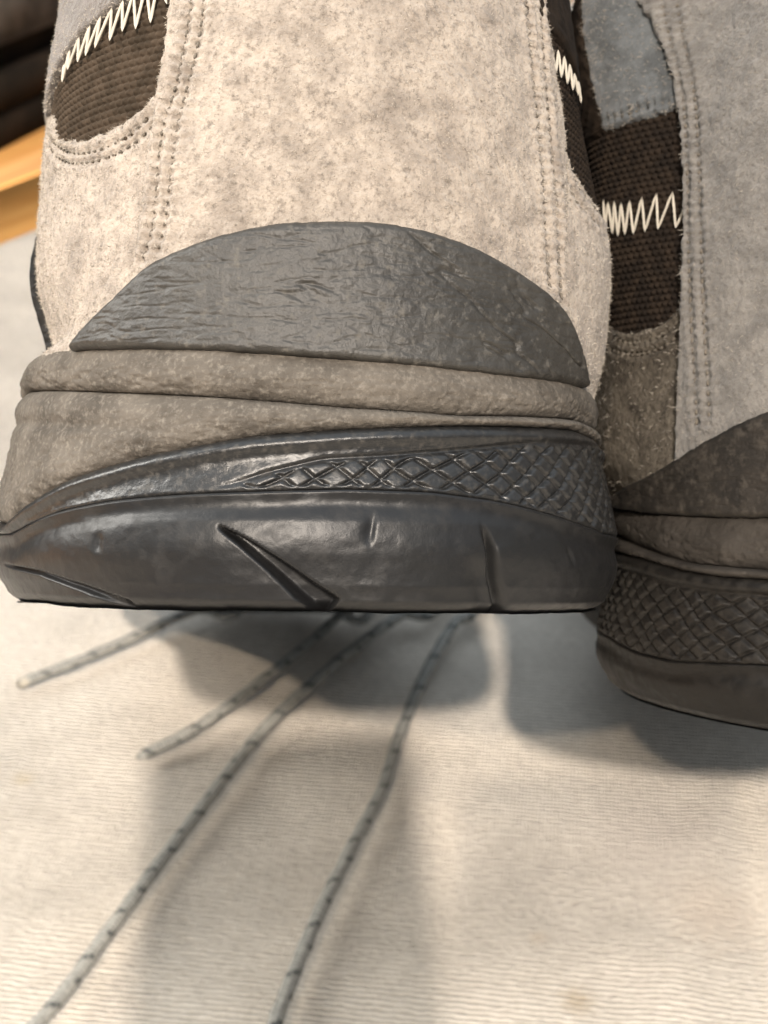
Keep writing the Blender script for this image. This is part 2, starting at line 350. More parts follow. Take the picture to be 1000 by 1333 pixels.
def seamdist(s, z, ks):
    d = np.full(s.shape, 9.0); ar = np.zeros(s.shape)
    for k in ks:
        kk = k[::3]; l = np.concatenate([[0], np.cumsum(np.hypot(*np.diff(kk, axis=0).T))])
        for i in range(len(kk)):
            q = np.hypot(s - kk[i, 0], z - kk[i, 1]); u = q < d
            d = np.where(u, q, d); ar = np.where(u, l[i] + ((s - kk[i, 0]) * (kk[min(i + 1, len(kk) - 1), 0] - kk[i - 1 if i else 0, 0]) + (z - kk[i, 1]) * (kk[min(i + 1, len(kk) - 1), 1] - kk[i - 1 if i else 0, 1])) / max(1e-6, np.hypot(*(kk[min(i + 1, len(kk) - 1)] - kk[i - 1 if i else 0]))), ar)
    return d, ar
def polydist(s, z, k):            # signed distance to an open polyline (positive above/right) and place along it 0..1
    best = np.full(s.shape, 99.0); sg = np.zeros(s.shape); al = np.zeros(s.shape); n = len(k)
    for i in range(n - 1):
        a, b = k[i], k[i + 1]; e = b - a; L2 = (e ** 2).sum()
        t = ((s - a[0]) * e[0] + (z - a[1]) * e[1]) / L2; tc = np.clip(t, 0, 1)
        dx, dz = s - a[0] - tc * e[0], z - a[1] - tc * e[1]; d = np.hypot(dx, dz); u = d < best
        best = np.where(u, d, best); sg = np.where(u, np.sign(e[0] * dz - e[1] * dx), sg); al = np.where(u, (i + tc) / (n - 1), al)
    return best * sg, al
def new_shoe(sh, name, label):
    r = bpy.data.objects.new(name, None); SC.collection.objects.link(r); r.empty_display_size = .03
    Mx = Matrix.Identity(4)
    for i in range(3):
        for j in range(3): Mx[i][j] = sh.R[i, j]
        Mx[i][3] = sh.o[i] * CM
    r.matrix_world = Mx
    tag(r, label, 'shoe', 'pair of hiking shoes lying toes down on the cloth')
    return r
def common(sh, root, b0, b1, b2, b3, b4, seed, lattice, notches, mats, upper_lo=2.7):
    # ---- outsole
    rub, cou, foa = mats
    def f_out(s, z, v, d, h):
        o = .05 * rnd(d, .10) + .0
        o = o - .11 * (1 - rnd(v * h, .13))
        o = o - .14 * sstep(.62, .10, v) * 1.0 - .03 * v         # lower half falls back under a soft ridge
        o = o + .05 * np.exp(-((1 - v) * h / .06) ** 2) - .03 * np.exp(-(((1 - v) * h - .17) / .09) ** 2)
        o = o + n2(s, z, .7, 1.2, 3, seed) * .02 + n2(s, z, 5, 6, 3, seed + 3) * .005
        for k, dep, w0_, w1_, kind in notches:
            sd, al = polydist(s, z, k); w_ = w0_ + (w1_ - w0_) * al
            if kind == 1:                                            # slanted cut: sheer upper wall, floor widening to its end
                fade = sstep(0, .15, al) * (1 - sstep(.965, 1.0, al)); q = (sd + w_) / w_
                o = o - dep * fade * np.where(q > 0, 1 - sstep(.75, 1.05, q), 1 - sstep(.45, 1.9, -q))
            elif kind == 2:                                          # upright cut with a scooped flank
                fade = 1 - sstep(.6, 1.0, al); o = o - dep * fade * np.exp(-(sd / w_ * 1.3) ** 2) - .07 * (1 - sstep(.35, .7, al)) * np.exp(-((sd - .16) / .13) ** 2) * (al > 0)
            else:
                fade = sstep(0, .4, al) * (1 - sstep(.6, 1.0, al)); o = o - dep * fade * np.where(sd > 0, np.exp(-(sd / w0_) ** 2), np.exp(-(sd / w1_) ** 2))
        return o
    band(sh, root, 'outsole', b0, b1, f_out, rub, rows=64, fine=.014)
    # bottom face with a flat closing sheet
    s = slines(sh, .1)[:, None]; t = np.linspace(0, 1, 9)[None]; z0 = b0(s)
    P = sh.loc(np.broadcast_to(s, (len(s), 9)), np.broadcast_to(z0, (len(s), 9)), -.1)
    ax = np.stack([np.zeros(len(s)), np.clip(P[:, 0, 1], 3.5, 26)], -1)
    P[..., 0] = P[..., 0] + (ax[:, None, 0] - P[..., 0]) * t; P[..., 1] = P[..., 1] + (ax[:, None, 1] - P[..., 1]) * t
    z_c = -np.clip((P[..., 1] - 14) / 16, 0, 1.2) ** 2 * sh.droop; P[..., 2] = z_c + z0 * (1 - t) * 1.0 + .02 * t
    mesh('sole_bottom', P.reshape(-1, 3), gridfaces(len(s), 9), M['rubber'], root)
    # tread lugs
    lugme = None
    for iy in range(9):
        for ix in (-1, 0, 1):
            y = 2.6 + iy * 3.0; x = ix * 2.1 * (1.15 if 15 < y < 26 else .9)
            if y > 24 and ix: x *= .8
            if lugme is None:
                V, F = box_vf(-.8, .8, -.95, .95, -.42, .1); V[:4, :2] *= .85
                ob = mesh('lug', V, F, M['rubber'], None, smooth=False); lugme = ob.data; bpy.data.objects.remove(ob)
            o = bpy.data.objects.new('lug', lugme); SC.collection.objects.link(o); o.parent = root
            zz = -max(0, (y - 14) / 16) ** 2 * sh.droop
            o.location = (x * CM, y * CM, (zz + .5) * CM); o.rotation_euler = (math.atan2(-max(0, y - 14) * 2 * sh.droop / 256, 1), 0, .3 * ix)
    # ---- heel cup with lattice
    lat_top, lat_fade = lattice
    def f_cup(s, z, v, d, h):
        o = -.03 + .05 * rnd(d, .05)
        tp = lat_top(s)
        o = o + .09 * np.exp(-(((1 - v) * h - .10) / .10) ** 2)     # rolled lip under the midsole
        inm = sstep(0, .05, tp - z) * lat_fade(s) * sstep(.03, .07, v * h)
        wob = n2(s, z, 1.2, 1.2, 2, seed + 9) * .12
        a = (s * .95 + z * 1.35 + wob) / .36; b = (s * .95 - z * 1.35 + wob) / .36
        ga = np.abs((a % 1) - .5); gb = np.abs((b % 1) - .5)
        g = np.maximum(np.exp(-((.5 - ga) / .10) ** 2), np.exp(-((.5 - gb) / .10) ** 2))
        cell = np.floor(a) * 7.1 + np.floor(b) * 3.3; tilt = np.sin(cell * 12.9) * .5 * ((a % 1) - .5) + np.cos(cell * 7.7) * .5 * ((b % 1) - .5)
        o = o + inm * (-.06 * g + .012 + .03 * tilt)
        o = o - .035 * np.exp(-((z - tp - .02) / .03) ** 2) * lat_fade(s)
        return o + n2(s, z, 3, 4, 3, seed + 4) * .007 + n2(s, z, 14, 14, 2, seed + 5) * .003
    band(sh, root, 'heel_cup', b1, b2, f_cup, cou, rows=72, fine=.02)
    # ---- two foam bands
    def f_foam(depth, k, groove=None):
        def f(s, z, v, d, h):
            o = depth * rnd(d, np.minimum(.30, h * .5 + 1e-3)) - .08
            if groove is not None: o = o - .05 * np.exp(-((z - groove(s)) / .07) ** 2) * sstep(-1.0, -4.0, s)
            pits = np.clip(n2(s, z, 11, 15, 3, seed + k), 0, 1)
            low = sstep(.75, .1, v)
            return o + n2(s, z, .9, 1.5, 2, seed + k + 1) * .03 - pits * (.012 + .03 * low) + n2(s, z, 16, 20, 3, seed + k + 2) * .006 + .012 * n2(s + z * .8, z, 2.2, 9, 3, seed + k + 3)
        return f
    gz = lambda s: (b3(s) - .40)
    band(sh, root, 'midsole', b2, b3, f_foam(.20, 20, gz), foa, rows=56, fine=.03)
    band(sh, root, 'midsole_band', b3, b4, f_foam(.20, 30), foa, rows=44, fine=.03)
    # ---- upper shell of mesh fabric, open at the collar
    s = slines(sh, .05, 7.5, .3)[:, None]; t = np.linspace(0, 1, 60)[None]
    y = sh.base(s)[0][..., 1]; z = upper_lo + (sh.ztop(y) - upper_lo) * t; S = np.broadcast_to(s, z.shape)
    b, n = sh.base(S)
    k = n2(S, z, 3, 3, 2, seed + 40) * .02
    V = sh.loc(S, z, -.14 + k); mesh('mesh_shell', V.reshape(-1, 3), gridfaces(*z.shape), M['mesh'], root)
    # lining inside the collar
    s2 = slines(sh, .4, 12, .4); s2 = s2[np.abs(s2) < 16][:, None]; t = np.linspace(0, 1, 12)[None]
    y = sh.base(s2)[0][..., 1]; z = sh.ztop(y) + .1 - 6.5 * t; Sx = np.broadcast_to(s2, z.shape)
    V = sh.loc(Sx, np.maximum(z, 3.2), -.5); mesh('collar_lining', V.reshape(-1, 3), gridfaces(*z.shape), M['lining'], root)
    # padded collar rim
    kk = np.linspace(-15, 15, 120); yy = sh.base(kk)[0][:, 1]; P = sh.loc(kk, sh.ztop(yy), -.3)
    V, F, _ = tube(P, .42, 12); mesh('collar_rim', V, F, M['suede_dark'], root)
    # insole and tongue
    s3 = slines(sh, .5, 12, .5); P = sh.loc(s3, np.full_like(s3, 3.1), -.6); P[:, 2] = 3.6
    cpt = np.array([[0, 14, 3.6]]); V = np.vstack([P, cpt]); n3 = len(P)
    mesh('insole', V, np.array([(i, (i + 1) % n3, n3) for i in range(n3)]), M['lining'], root)
    gx, gy = np.meshgrid(np.linspace(-1, 1, 17), np.linspace(0, 1, 20), indexing='ij')
    T = np.stack([gx * (2.6 - .6 * gy), 19 - 7.5 * gy, 8.6 + 4.2 * gy - .9 * gx ** 2 + .12 * np.sin(gy * 30)], -1).reshape(-1, 3)
    T2 = T - [0, .2, .5]; n4 = len(T); G = gridfaces(17, 20)
    mesh('tongue', np.vstack([T, T2]), [G, G[:, ::-1] + n4], M['suede_dark'], root)
# ================================================================== front shoe
TILT = math.degrees(PITCH) + 3.7
A = Shoe(424, 797, 17.0, -6.5, TILT - 1.8, 4.4, bulge=.29)
rootA = new_shoe(A, 'hiking_shoe', 'nearer worn grey suede hiking shoe at left, its dark rubber heel facing the viewer')
b0 = lambda s: .018 * vnoise(np.stack([np.asarray(s, float) * 1.3, 0 * s, 0 * s], -1), 5) + .006 * vnoise(np.stack([np.asarray(s, float) * 9, 0 * s, 0 * s], -1), 6)
b1 = A.zc([(22, 695), (80, 666), (150, 652), (220, 645), (300, 641), (450, 637), (560, 641), (640, 652), (700, 666), (750, 682), (782, 695)], .9, .9)
b2 = A.zc([(14, 684), (40, 657), (100, 622), (200, 592), (330, 568), (450, 559), (600, 555), (740, 560)], 1.2, 2.1)
b3 = A.zc([(30, 509), (150, 511), (300, 518), (450, 530), (600, 541), (745, 546)], 2.3, 2.3)
b4 = A.zc([(60, 452), (105, 449), (250, 451), (400, 459), (550, 471), (700, 487), (750, 497)], 2.9, 2.75)
lat = A.zc([(180, 645), (300, 634), (345, 618), (420, 600), (500, 596), (600, 588), (700, 578), (775, 584)], 1.2, 1.9)
latfade = lambda s: sstep(A.hit(270, 620)[0], A.hit(350, 620)[0], s)
ntA = [(A.K((283, 682), (320, 700), (365, 728), (405, 755), (446, 780)), .26, .012, .125, 1),
       (A.K((8, 732), (50, 742), (100, 760), (165, 782)), .09, .012, .045, 1),
       (A.K((488, 660), (484, 690), (480, 716)), .035, .03, .08, 0),
       (A.K((657, 800), (648, 755), (638, 715), (622, 676)), .15, .075, .04, 2),
       (A.K((132, 690), (128, 722)), .03, .05, .05, 0),
       (A.K((735, 710), (748, 740)), .02, .04, .04, 0)]
common(A, rootA, b0, b1, b2, b3, b4, 11, (lat, latfade), ntA, (M['rubber'], M['rubber_cup'], M['foam']))
# seams first (their grooves are pressed into the suede)
seamsA = [[(254, -70), (252, 0), (243, 60), (230, 120), (215, 170), (208, 230), (203, 290), (188, 345)],
          [(270, -70), (268, 0), (260, 60), (245, 120), (233, 170), (225, 230), (218, 290), (207, 335)],
          [(672, -70), (680, 0), (690, 110), (700, 210), (705, 300), (712, 378)],
          [(694, -70), (702, 60), (712, 180), (719, 264), (722, 330), (727, 395)],
          [(66, 190), (78, 206), (102, 213), (140, 206), (175, 187), (205, 160)],
          [(66, 176), (80, 193), (104, 200), (138, 193), (170, 175), (200, 148)],
          [(737, 205), (750, 240), (765, 262), (782, 284)],
          [(732, 222), (744, 252), (758, 274), (780, 297)]]
ksA = [seam(A, rootA, k, .13, .075, .017, o_, M['thread_dark']) for k, o_ in zip(seamsA, [.052, .052, .052, .052, .012, .012, .012, .012])]
def suede_disp(ks, seed, amp=1.0):
    def f(s, z):
        d, ar = seamdist(s, z, ks)
        ph = np.cos(2 * PI * ar / .13 + 2.2 * n2(s, z, 2.5, 2.5, 2, seed + 8)); w_ = n2(s, z, 5, 5, 2, seed + 9)
        return amp * (-(.026 + .026 * ph + .018 * w_) * np.exp(-(d / .048) ** 2) + (.020 - .012 * ph) * np.exp(-((d - .10) / .06) ** 2) + n2(s, z, 1.0, 1.0, 3, seed) * .02 + n2(s, z, 8, 8, 4, seed + 1, .6) * .011)
    return f
# knit mesh panels seen through the cut-outs
def knit(s, z):
    a = s / .115; b = z / .092; row = np.floor(b)
    return .065 * np.abs(np.sin(PI * (a + .5 * (row % 2)))) ** .7 * np.abs(np.sin(PI * b)) ** .6 + n2(s, z, 9, 9, 2, 50) * .008
FZ = []
zt = lambda px, py: A.hit(px, py)
def side(sh, s, z): return ('s', s, z)
topL = A.hit(90, 60)[1]
panel(A, rootA, 'mesh_panel', [(250, -50), (240, 60), (215, 190)], [('s', -7.8, 7.4), ('s', -7.8, 5.5), ('s', -7.8, 4.2)], 200, 420, .04, M['mesh_lit'], knit, base=-.10, edge_noise=0)
panel(A, rootA, 'mesh_panel', [('s', 8.5, 7.4), ('s', 8.5, 5.5), ('s', 8.5, 4.0)], [(690, -50), (695, 130), (715, 290)], 160, 300, .04, M['mesh'], knit, base=-.10, edge_noise=0)
# quarters
o1, g1 = panel(A, rootA, 'suede_quarter', [('s', -9.5, 4.9), (62, 163), (76, 178), (104, 183), (140, 170), (175, 150), (208, 118), (250, 100)],
               [('s', -9.5, 2.75), ('s', -7.0, 2.75), (80, 468), (105, 462), (140, 462), (185, 462), (225, 462), (270, 462)], 200, 190, .10, M['suede'], suede_disp(ksA[4:6] + [], 60), base=-.07, seed=3)
o2, g2 = panel(A, rootA, 'suede_quarter', [(690, 150), (728, 188), (745, 222), (764, 252), (780, 276), ('s', 9.0, 4.6)],
               [(690, 500), (715, 500), (740, 505), ('s', 6.2, 2.65), ('s', 7.2, 2.65), ('s', 9.0, 2.65)], 160, 160, .10, M['suede'], suede_disp(ksA[6:8], 61), base=-.07, seed=4)
# back stay
o3, g3 = panel(A, rootA, 'back_stay', [('s', A.hit(226, -90)[0], 12.3), (226, -90), (222, 0), (216, 50), (207, 110), (198, 165), (190, 230), (182, 300), (172, 355), (150, 430)],
               [('s', A.hit(700, -90)[0], 12.3), (700, -90), (706, 0), (716, 70), (728, 140), (733, 200), (734, 260), (733, 330), (737, 400), (745, 470)], 380, 300, .07, M['suede'], suede_disp(ksA[0:4], 62), base=-.0, seed=5)
# collar pieces
o4, g4 = panel(A, rootA, 'collar_panel', [('s', -8.6, 7.8), (75, -80), (140, -120), (250, -120)], [('s', -8.6, 6.2), (92, 75), (112, 48), (150, 16), (190, -12), (250, -60)], 90, 80, .16, M['suede_dark'], suede_disp([], 63), base=-.06, seed=6)
o5, g5 = panel(A, rootA, 'collar_panel', [(680, -120), (740, -80), ('s', 8.6, 7.8)], [(680, 20), (718, 45), (740, 78), ('s', 8.6, 6.0)], 60, 80, .12, M['mesh'], suede_disp([], 64), base=-.06, seed=7)
# heel counter
def wr(sh, seed, ang=.42):
    def f(s, z):
        u = s * math.cos(ang) - z * math.sin(ang); v = s * math.sin(ang) + z * math.cos(ang)
        wv = n2(s, z, .8, .8, 2, seed) * .5
        r1 = 1 - np.abs(fbm(np.stack([u * .8, (v + wv * .5) * 3.2, u * 0 + .3], -1), 3, seed + 1)); r1 = np.clip((r1 - .80) / .2, 0, 1) ** 1.5
        r2 = 1 - np.abs(fbm(np.stack([s * 1.6, (z + wv * .3) * 7.5, u * 0 + .8], -1), 3, seed + 2)); r2 = np.clip((r2 - .7) / .3, 0, 1)
        m1 = sstep(-.1, .35, n2(s, z, .6, .8, 2, seed + 6) + .15)
        return -.030 * r1 * m1 * sstep(-2.6, .8, s) * 1.3 - .010 * r2 + n2(s, z, .7, .7, 2, seed + 3) * .03 + n2(s, z, 12, 14, 3, seed + 4) * .006
    return f
arcA = [(103, 452), (118, 430), (153, 393), (200, 348), (250, 323), (300, 306), (370, 293), (450, 290), (520, 296), (590, 315), (650, 345), (690, 372), (722, 403), (740, 440), (753, 497)]
lowA = [(103, 458), (118, 456), (153, 456), (200, 456), (250, 457), (300, 459), (370, 463), (450, 469), (520, 475), (590, 483), (650, 489), (690, 494), (722, 498), (740, 502), (754, 505)]
panel(A, rootA, 'heel_counter', arcA, lowA, 330, 130, .13, M['counter'], wr(A, 70), base=.05, edge_noise=.008, r=.10, back=-.2)
# dark rand further forward on the outer side, seen past the quarter
panel(A, rootA, 'toe_rand', [('s', -17.5, 4.6), ('s', -13, 5.4), ('s', -9.0, 5.5), ('s', -6.9, 5.2), ('s', -6.0, 4.2)], [('s', -17.5, 2.7), ('s', -13, 2.7), ('s', -9.0, 3.0), ('s', -6.4, 3.2), ('s', -5.9, 3.3)], 160, 40, .08, M['rubber_b'], suede_disp([], 66), base=.06, edge_noise=.05)
# front overlays of suede so the rest of the shoe is a shoe
def forward_parts(sh, root):
    for sg in (-1, 1):
        a = np.array([(sg * s, z) for s, z in ((9, 5.6), (13, 6.2), (17, 6.4), (21, 5.6))]); b = np.array([(sg * s, 2.7) for s in (9, 13, 17, 21)])
        panel(sh, root, 'side_panel', a, b, 60, 40, .1, M['suede'], None, base=-.04)
        a = np.array([(sg * s, z) for s, z in ((12.5, 9.6), (15, 9.4), (18, 8.4), (21, 6.9))]); b = np.array([(sg * s, z) for s, z in ((12.5, 8.2), (15, 7.9), (18, 7.0), (21, 5.9))])
        panel(sh, root, 'eyelet_stay', a, b, 60, 20, .12, M['suede_dark'], None, base=.03)
        a = np.array([(sg * s, z) for s, z in ((22, 4.6), (26, 4.8), (30, 4.4), (sh.smax, 4.3))]); b = np.array([(sg * s, 2.7) for s in (22, 26, 30, sh.smax)])
        panel(sh, root, 'toe_cap', a, b, 60, 30, .14, M['counter'], None)
forward_parts(A, rootA)
# white zigzag stitches
def zigzag(sh, root, tops, bots, o, r=.019, name='zigzag_stitch'):
    T = sh.K(*tops); B = sh.K(*bots); seq = []
    for i in range(max(len(T), len(B))):
        if i < len(T): seq.append((T[i], .0))
        if i < len(B): seq.append((B[i], .0))
    me = stitch_mesh('zig', .5, r, M['thread'])
    for (p, _), (q, _) in zip(seq[:-1], seq[1:]):
        P = sh.loc(p[0], p[1], o); Q = sh.loc(q[0], q[1], o); nrm = sh.loc(*p, 1) - sh.loc(*p, 0)
        put_stitch(sh, root, P, Q, nrm, me, .5, name)
zigzag(A, rootA, [(91, 84), (98, 66), (110, 50), (124, 34), (138, 22), (152, 12), (166, 2), (180, -8), (196, -18), (212, -28)],
       [(88, 108), (95, 92), (108, 82), (118, 74), (130, 64), (149, 55), (165, 43), (182, 40), (201, 32), (222, 8)], .07)
zigzag(A, rootA, [(712, 58), (722, 66), (730, 74), (737, 84), (743, 96), (748, 106)], [(719, 96), (726, 102), (734, 110), (741, 118), (748, 124), (752, 134)], .05)
V, F = fuzz(A, [(g3, .50, 2.0), (g1, .30, 5.0), (g2, .12, 4.0), (g4, .08, 14.0)], 100000, .018, .055)
tag(mesh('suede_nap', V, F, M['fibre'], rootA, smooth=False), kind='stuff')
# ================================================================== far shoe
B = Shoe(1173, 979, 19.2, 10.0, math.degrees(PITCH) + .7, .6, offtab=([0, .12, .3, .6, 1.0, 1.5, 2.2, 2.9, 4, 5, 6, 7, 8, 9, 10.5, 12.6], [-.15, .02, .1, .16, .16, .12, .06, .1, .18, .22, .24, .24, .2, .1, -.15, -.7]), lbulge=.85)
rootB = new_shoe(B, 'hiking_shoe', 'farther shaded grey suede hiking shoe at the right edge, set lower than its mate')
c0 = B.zc([(800, 872), (830, 915), (870, 938), (930, 945), (1000, 949)], 0, 0)
c0 = lambda s: np.zeros_like(np.asarray(s, float))
c1 = B.zc([(795, 830), (830, 850), (880, 862), (940, 864), (1000, 866)], .9, .9)
c2 = B.zc([(795, 712), (840, 728), (880, 742), (940, 752), (1000, 755)], 2.0, 1.6)
c3 = B.zc([(793, 692), (820, 706), (860, 722), (900, 733), (950, 738), (1000, 742)], 2.25, 2.2)
c4 = B.zc([(793, 648), (820, 655), (860, 661), (920, 666), (1000, 667)], 2.9, 2.9)
latB = lambda s: c2(s) - .22
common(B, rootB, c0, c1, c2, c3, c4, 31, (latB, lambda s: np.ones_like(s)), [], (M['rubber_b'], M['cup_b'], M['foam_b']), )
seamsB = [[(868, -30), (880, 40), (893, 90), (902, 160), (905, 240), (906, 320), (909, 420), (914, 500), (916, 560)],
          [(885, -30), (900, 50), (910, 100), (917, 160), (920, 240), (922, 320), (925, 420), (930, 500), (932, 552)],
          [(800, 440), (825, 447), (860, 438), (884, 418)], [(798, 456), (826, 462), (862, 453), (884, 436)],
          [(785, 160), (810, 152), (840, 142), (870, 134)]]
ksB = [seam(B, rootB, k, .14, .085, .019, o_, M['thread_dark']) for k, o_ in zip(seamsB, [.128, .128, .012, .012, .012])]
panel(B, rootB, 'mesh_panel', [(925, 60), (925, 280), (915, 480)], [('s', -8.8, 9.0), ('s', -8.8, 5.5), ('s', -8.8, 3.6)], 330, 360, .04, M['mesh'], knit, base=-.10, edge_noise=0)
p1, h1 = panel(B, rootB, 'suede_quarter', [('s', -9.5, 4.8), ('s', -7.5, 4.5), (772, 418), (800, 430), (826, 432), (862, 420), (889, 396), (910, 380)],
               [('s', -9.5, 2.75), ('s', -7.5, 2.75), ('s', -6.2, 2.75), (800, 670), (830, 672), (860, 672), (885, 672), (910, 672)], 150, 150, .10, M['suede_shaded'], suede_disp(ksB[2:4], 160), base=-.07, seed=13)
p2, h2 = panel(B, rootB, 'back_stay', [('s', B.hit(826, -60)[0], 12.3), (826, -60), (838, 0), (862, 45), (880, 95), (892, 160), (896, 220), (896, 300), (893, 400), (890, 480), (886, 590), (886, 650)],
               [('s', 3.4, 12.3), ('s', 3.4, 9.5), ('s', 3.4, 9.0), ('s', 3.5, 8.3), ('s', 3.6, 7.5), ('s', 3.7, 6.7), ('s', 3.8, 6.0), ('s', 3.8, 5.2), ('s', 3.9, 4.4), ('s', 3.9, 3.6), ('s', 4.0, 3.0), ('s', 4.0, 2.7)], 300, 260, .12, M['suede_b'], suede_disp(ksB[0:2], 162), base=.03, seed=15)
panel(B, rootB, 'collar_panel', [('s', -9.5, 12.0), ('s', -7.5, 12.0), (792, -120)], [('s', -9.5, 8.0), ('s', -7.5, 7.9), (770, 184), (795, 168)], 60, 80, .10, M['mesh'], knit, base=-.08, seed=17)  # dark panel painting the near shoe's shadow on the collar suede
p3, h3 = panel(B, rootB, 'collar_panel', [(786, -120), (840, -120), (880, -120)], [(786, 171), (840, 155), (900, 138)], 90, 110, .12, M['suede_cool_lit'], suede_disp([ksB[4]], 163), base=-.07, seed=16)  # lit part of the same collar, begins where the painted shadow ends
arcB = [(812, 648), (850, 625), (888, 603), (940, 570), (1000, 540), (1060, 520), (1120, 514), (1200, 525), (1280, 555), (1350, 610)]
lowB = [(812, 662), (850, 668), (888, 671), (940, 674), (1000, 675), (1060, 675), (1120, 675), (1200, 676), (1280, 676), (1350, 676)]
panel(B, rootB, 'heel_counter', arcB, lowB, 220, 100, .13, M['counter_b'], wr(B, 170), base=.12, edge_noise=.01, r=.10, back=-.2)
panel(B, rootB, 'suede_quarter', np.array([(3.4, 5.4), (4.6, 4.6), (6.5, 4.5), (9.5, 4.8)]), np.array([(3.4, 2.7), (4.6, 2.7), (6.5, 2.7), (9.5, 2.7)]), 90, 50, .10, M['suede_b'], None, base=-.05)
forward_parts(B, rootB)
zigzag(B, rootB, [(788, 260), (794, 263), (802, 262), (811, 264), (822, 261), (838, 257), (857, 252), (878, 250), (898, 262)],
       [(790, 300), (800, 305), (807, 308), (816, 306), (827, 305), (842, 302), (859, 299), (882, 297)], .03, .015)
V, F = fuzz(B, [(h2, .62, 2.0), (h1, .09, 5.0), (h3, .13, 3.0)], 26000, .03, .085)
tag(mesh('suede_nap', V, F, M['fibre_dark'], rootB, smooth=False), kind='stuff')
for sh, nm in ((A, 'A'), (B, 'B')):
    P = sh.pos(np.linspace(-sh.smax, sh.smax, 400), 0.0); print('LOWEST', nm, P[:, 2].min(), 'silh', [(int(z * 10) / 10, sh.gp[sh.nv[:, j], j, 0].min().round(), sh.gp[sh.nv[:, j], j, 0].max().round(), sh.gp[240, j, 1].round()) for j in range(0, 385, 40) for z in [sh.gz[0, j]]])
# ================================================================== laces
mlace = bpy.data.materials.new('grey flecked cord'); mlace.use_nodes = True; nt = mlace.node_tree; N = nt.nodes; L = nt.links
bs = N['Principled BSDF']; bs.inputs['Roughness'].default_value = .8; bs.inputs['Specular IOR Level'].default_value = .2
uv = N.new('ShaderNodeTexCoord'); sx = N.new('ShaderNodeSeparateXYZ'); L.new(uv.outputs['UV'], sx.inputs[0])
def mth(op, a, b=None):
    n = N.new('ShaderNodeMath'); n.operation = op
    for i, v in enumerate((a, b)):
        if v is None: continue
        if isinstance(v, (int, float)): n.inputs[i].default_value = v
        else: L.new(v, n.inputs[i])
    return n.outputs[0]
u_, v_ = sx.outputs[0], sx.outputs[1]
f1 = mth('FRACT', mth('ADD', mth('MULTIPLY', u_, 1.35), v_)); k1 = mth('LESS_THAN', f1, .20)      # spiral dark yarn
f2 = mth('FRACT', mth('ADD', mth('MULTIPLY', u_, .71), mth('MULTIPLY', v_, -1.0))); k2 = mth('LESS_THAN', f2, .62)
fl = mth('MULTIPLY', mth('MULTIPLY', k1, k2), mth('ADD', .35, mth('MULTIPLY', mth('GREATER_THAN', mth('SINE', mth('MULTIPLY', mth('ADD', u_, mth('MULTIPLY', v_, -.35)), 2 * PI * 6.5)), -.45), .6)))
nz = N.new('ShaderNodeTexNoise'); nz.inputs['Scale'].default_value = 900; L.new(uv.outputs['Object'], nz.inputs['Vector'])
mx = N.new('ShaderNodeMix'); mx.data_type = 'RGBA'; L.new(fl, mx.inputs['Factor']); mx.inputs[7].default_value = (.05, .055, .055, 1)
mx2 = N.new('ShaderNodeMix'); mx2.data_type = 'RGBA'; L.new(nz.outputs['Fac'], mx2.inputs['Factor']); mx2.inputs[6].default_value = (.20, .20, .185, 1); mx2.inputs[7].default_value = (.62, .60, .54, 1)
w1 = mth('SINE', mth('MULTIPLY', mth('ADD', mth('MULTIPLY', u_, 5), mth('MULTIPLY', v_, 5)), 2 * PI)); w2 = mth('SINE', mth('MULTIPLY', mth('SUBTRACT', mth('MULTIPLY', u_, 5), mth('MULTIPLY', v_, 5)), 2 * PI))
mb = N.new('ShaderNodeMix'); mb.data_type = 'RGBA'; mb.blend_type = 'MULTIPLY'; L.new(mth('ADD', .5, mth('MULTIPLY', mth('MULTIPLY', w1, w2), .5)), mb.inputs['Factor']); L.new(mx2.outputs[2], mb.inputs[6]); mb.inputs[7].default_value = (.45, .45, .45, 1)
L.new(mb.outputs[2], mx.inputs[6]); L.new(mx.outputs[2], bs.inputs['Base Color'])
bmp = N.new('ShaderNodeBump'); bmp.inputs['Strength'].default_value = .5; bmp.inputs['Distance'].default_value = .0003; L.new(mth('MULTIPLY', w1, w2), bmp.inputs['Height']); L.new(bmp.outputs[0], bs.inputs['Normal'])
_tw = A.pos(A.smax - 1.5, 0.0)
def hump(p): return max(0, _tw[2] - .1) * np.exp(-((p[..., 0] - _tw[0]) ** 2 + (p[..., 1] - _tw[1] - 1) ** 2) / 12.0)   # the cloth is bunched up under the toe
def lace(sh, root, pts, tail, tip, rad=.23, ph=0):
    G = [ground(px, py, z) for px, py, z in pts]
    path = spline(np.vstack(G + [np.array(t) for t in tail]), 700)
    path[:, 2] += hump(path) * (path[:, 2] < 1.5)
    li = np.linspace(0, 40, 700); path = path + np.stack([vnoise(np.stack([li * .6, li * 0, li * 0 + ph * 9], -1), 3), vnoise(np.stack([li * .6, li * 0, li * 0 + ph * 9], -1), 4), .6 * vnoise(np.stack([li * .5, li * 0, li * 0], -1), 5)], -1) * .10 * (1 - .85 * sstep(200, 330, np.arange(700.)))[:, None]
    V, F, UV = tube(path, rad, 14, 1.0, lambda l, a: rad * (1 + .05 * np.cos(2 * a + l * 6) + .03 * np.sin(l * 9.0)) * np.clip((l + .05) / .25, .45, 1)); UV[:, 0] += ph
    o = mesh('lace', sh.tolocal(V), F, mlace, root, UV=UV)
    if tip:
        d = path[6] - path[0]; d /= np.linalg.norm(d)
        V, F, UV = tube(np.linspace(path[0] - d * .1, path[0] + d * 1.0, 12), rad * .92, 12); mesh('aglet', sh.tolocal(V), F, M['thread'], o)
z_ = .45
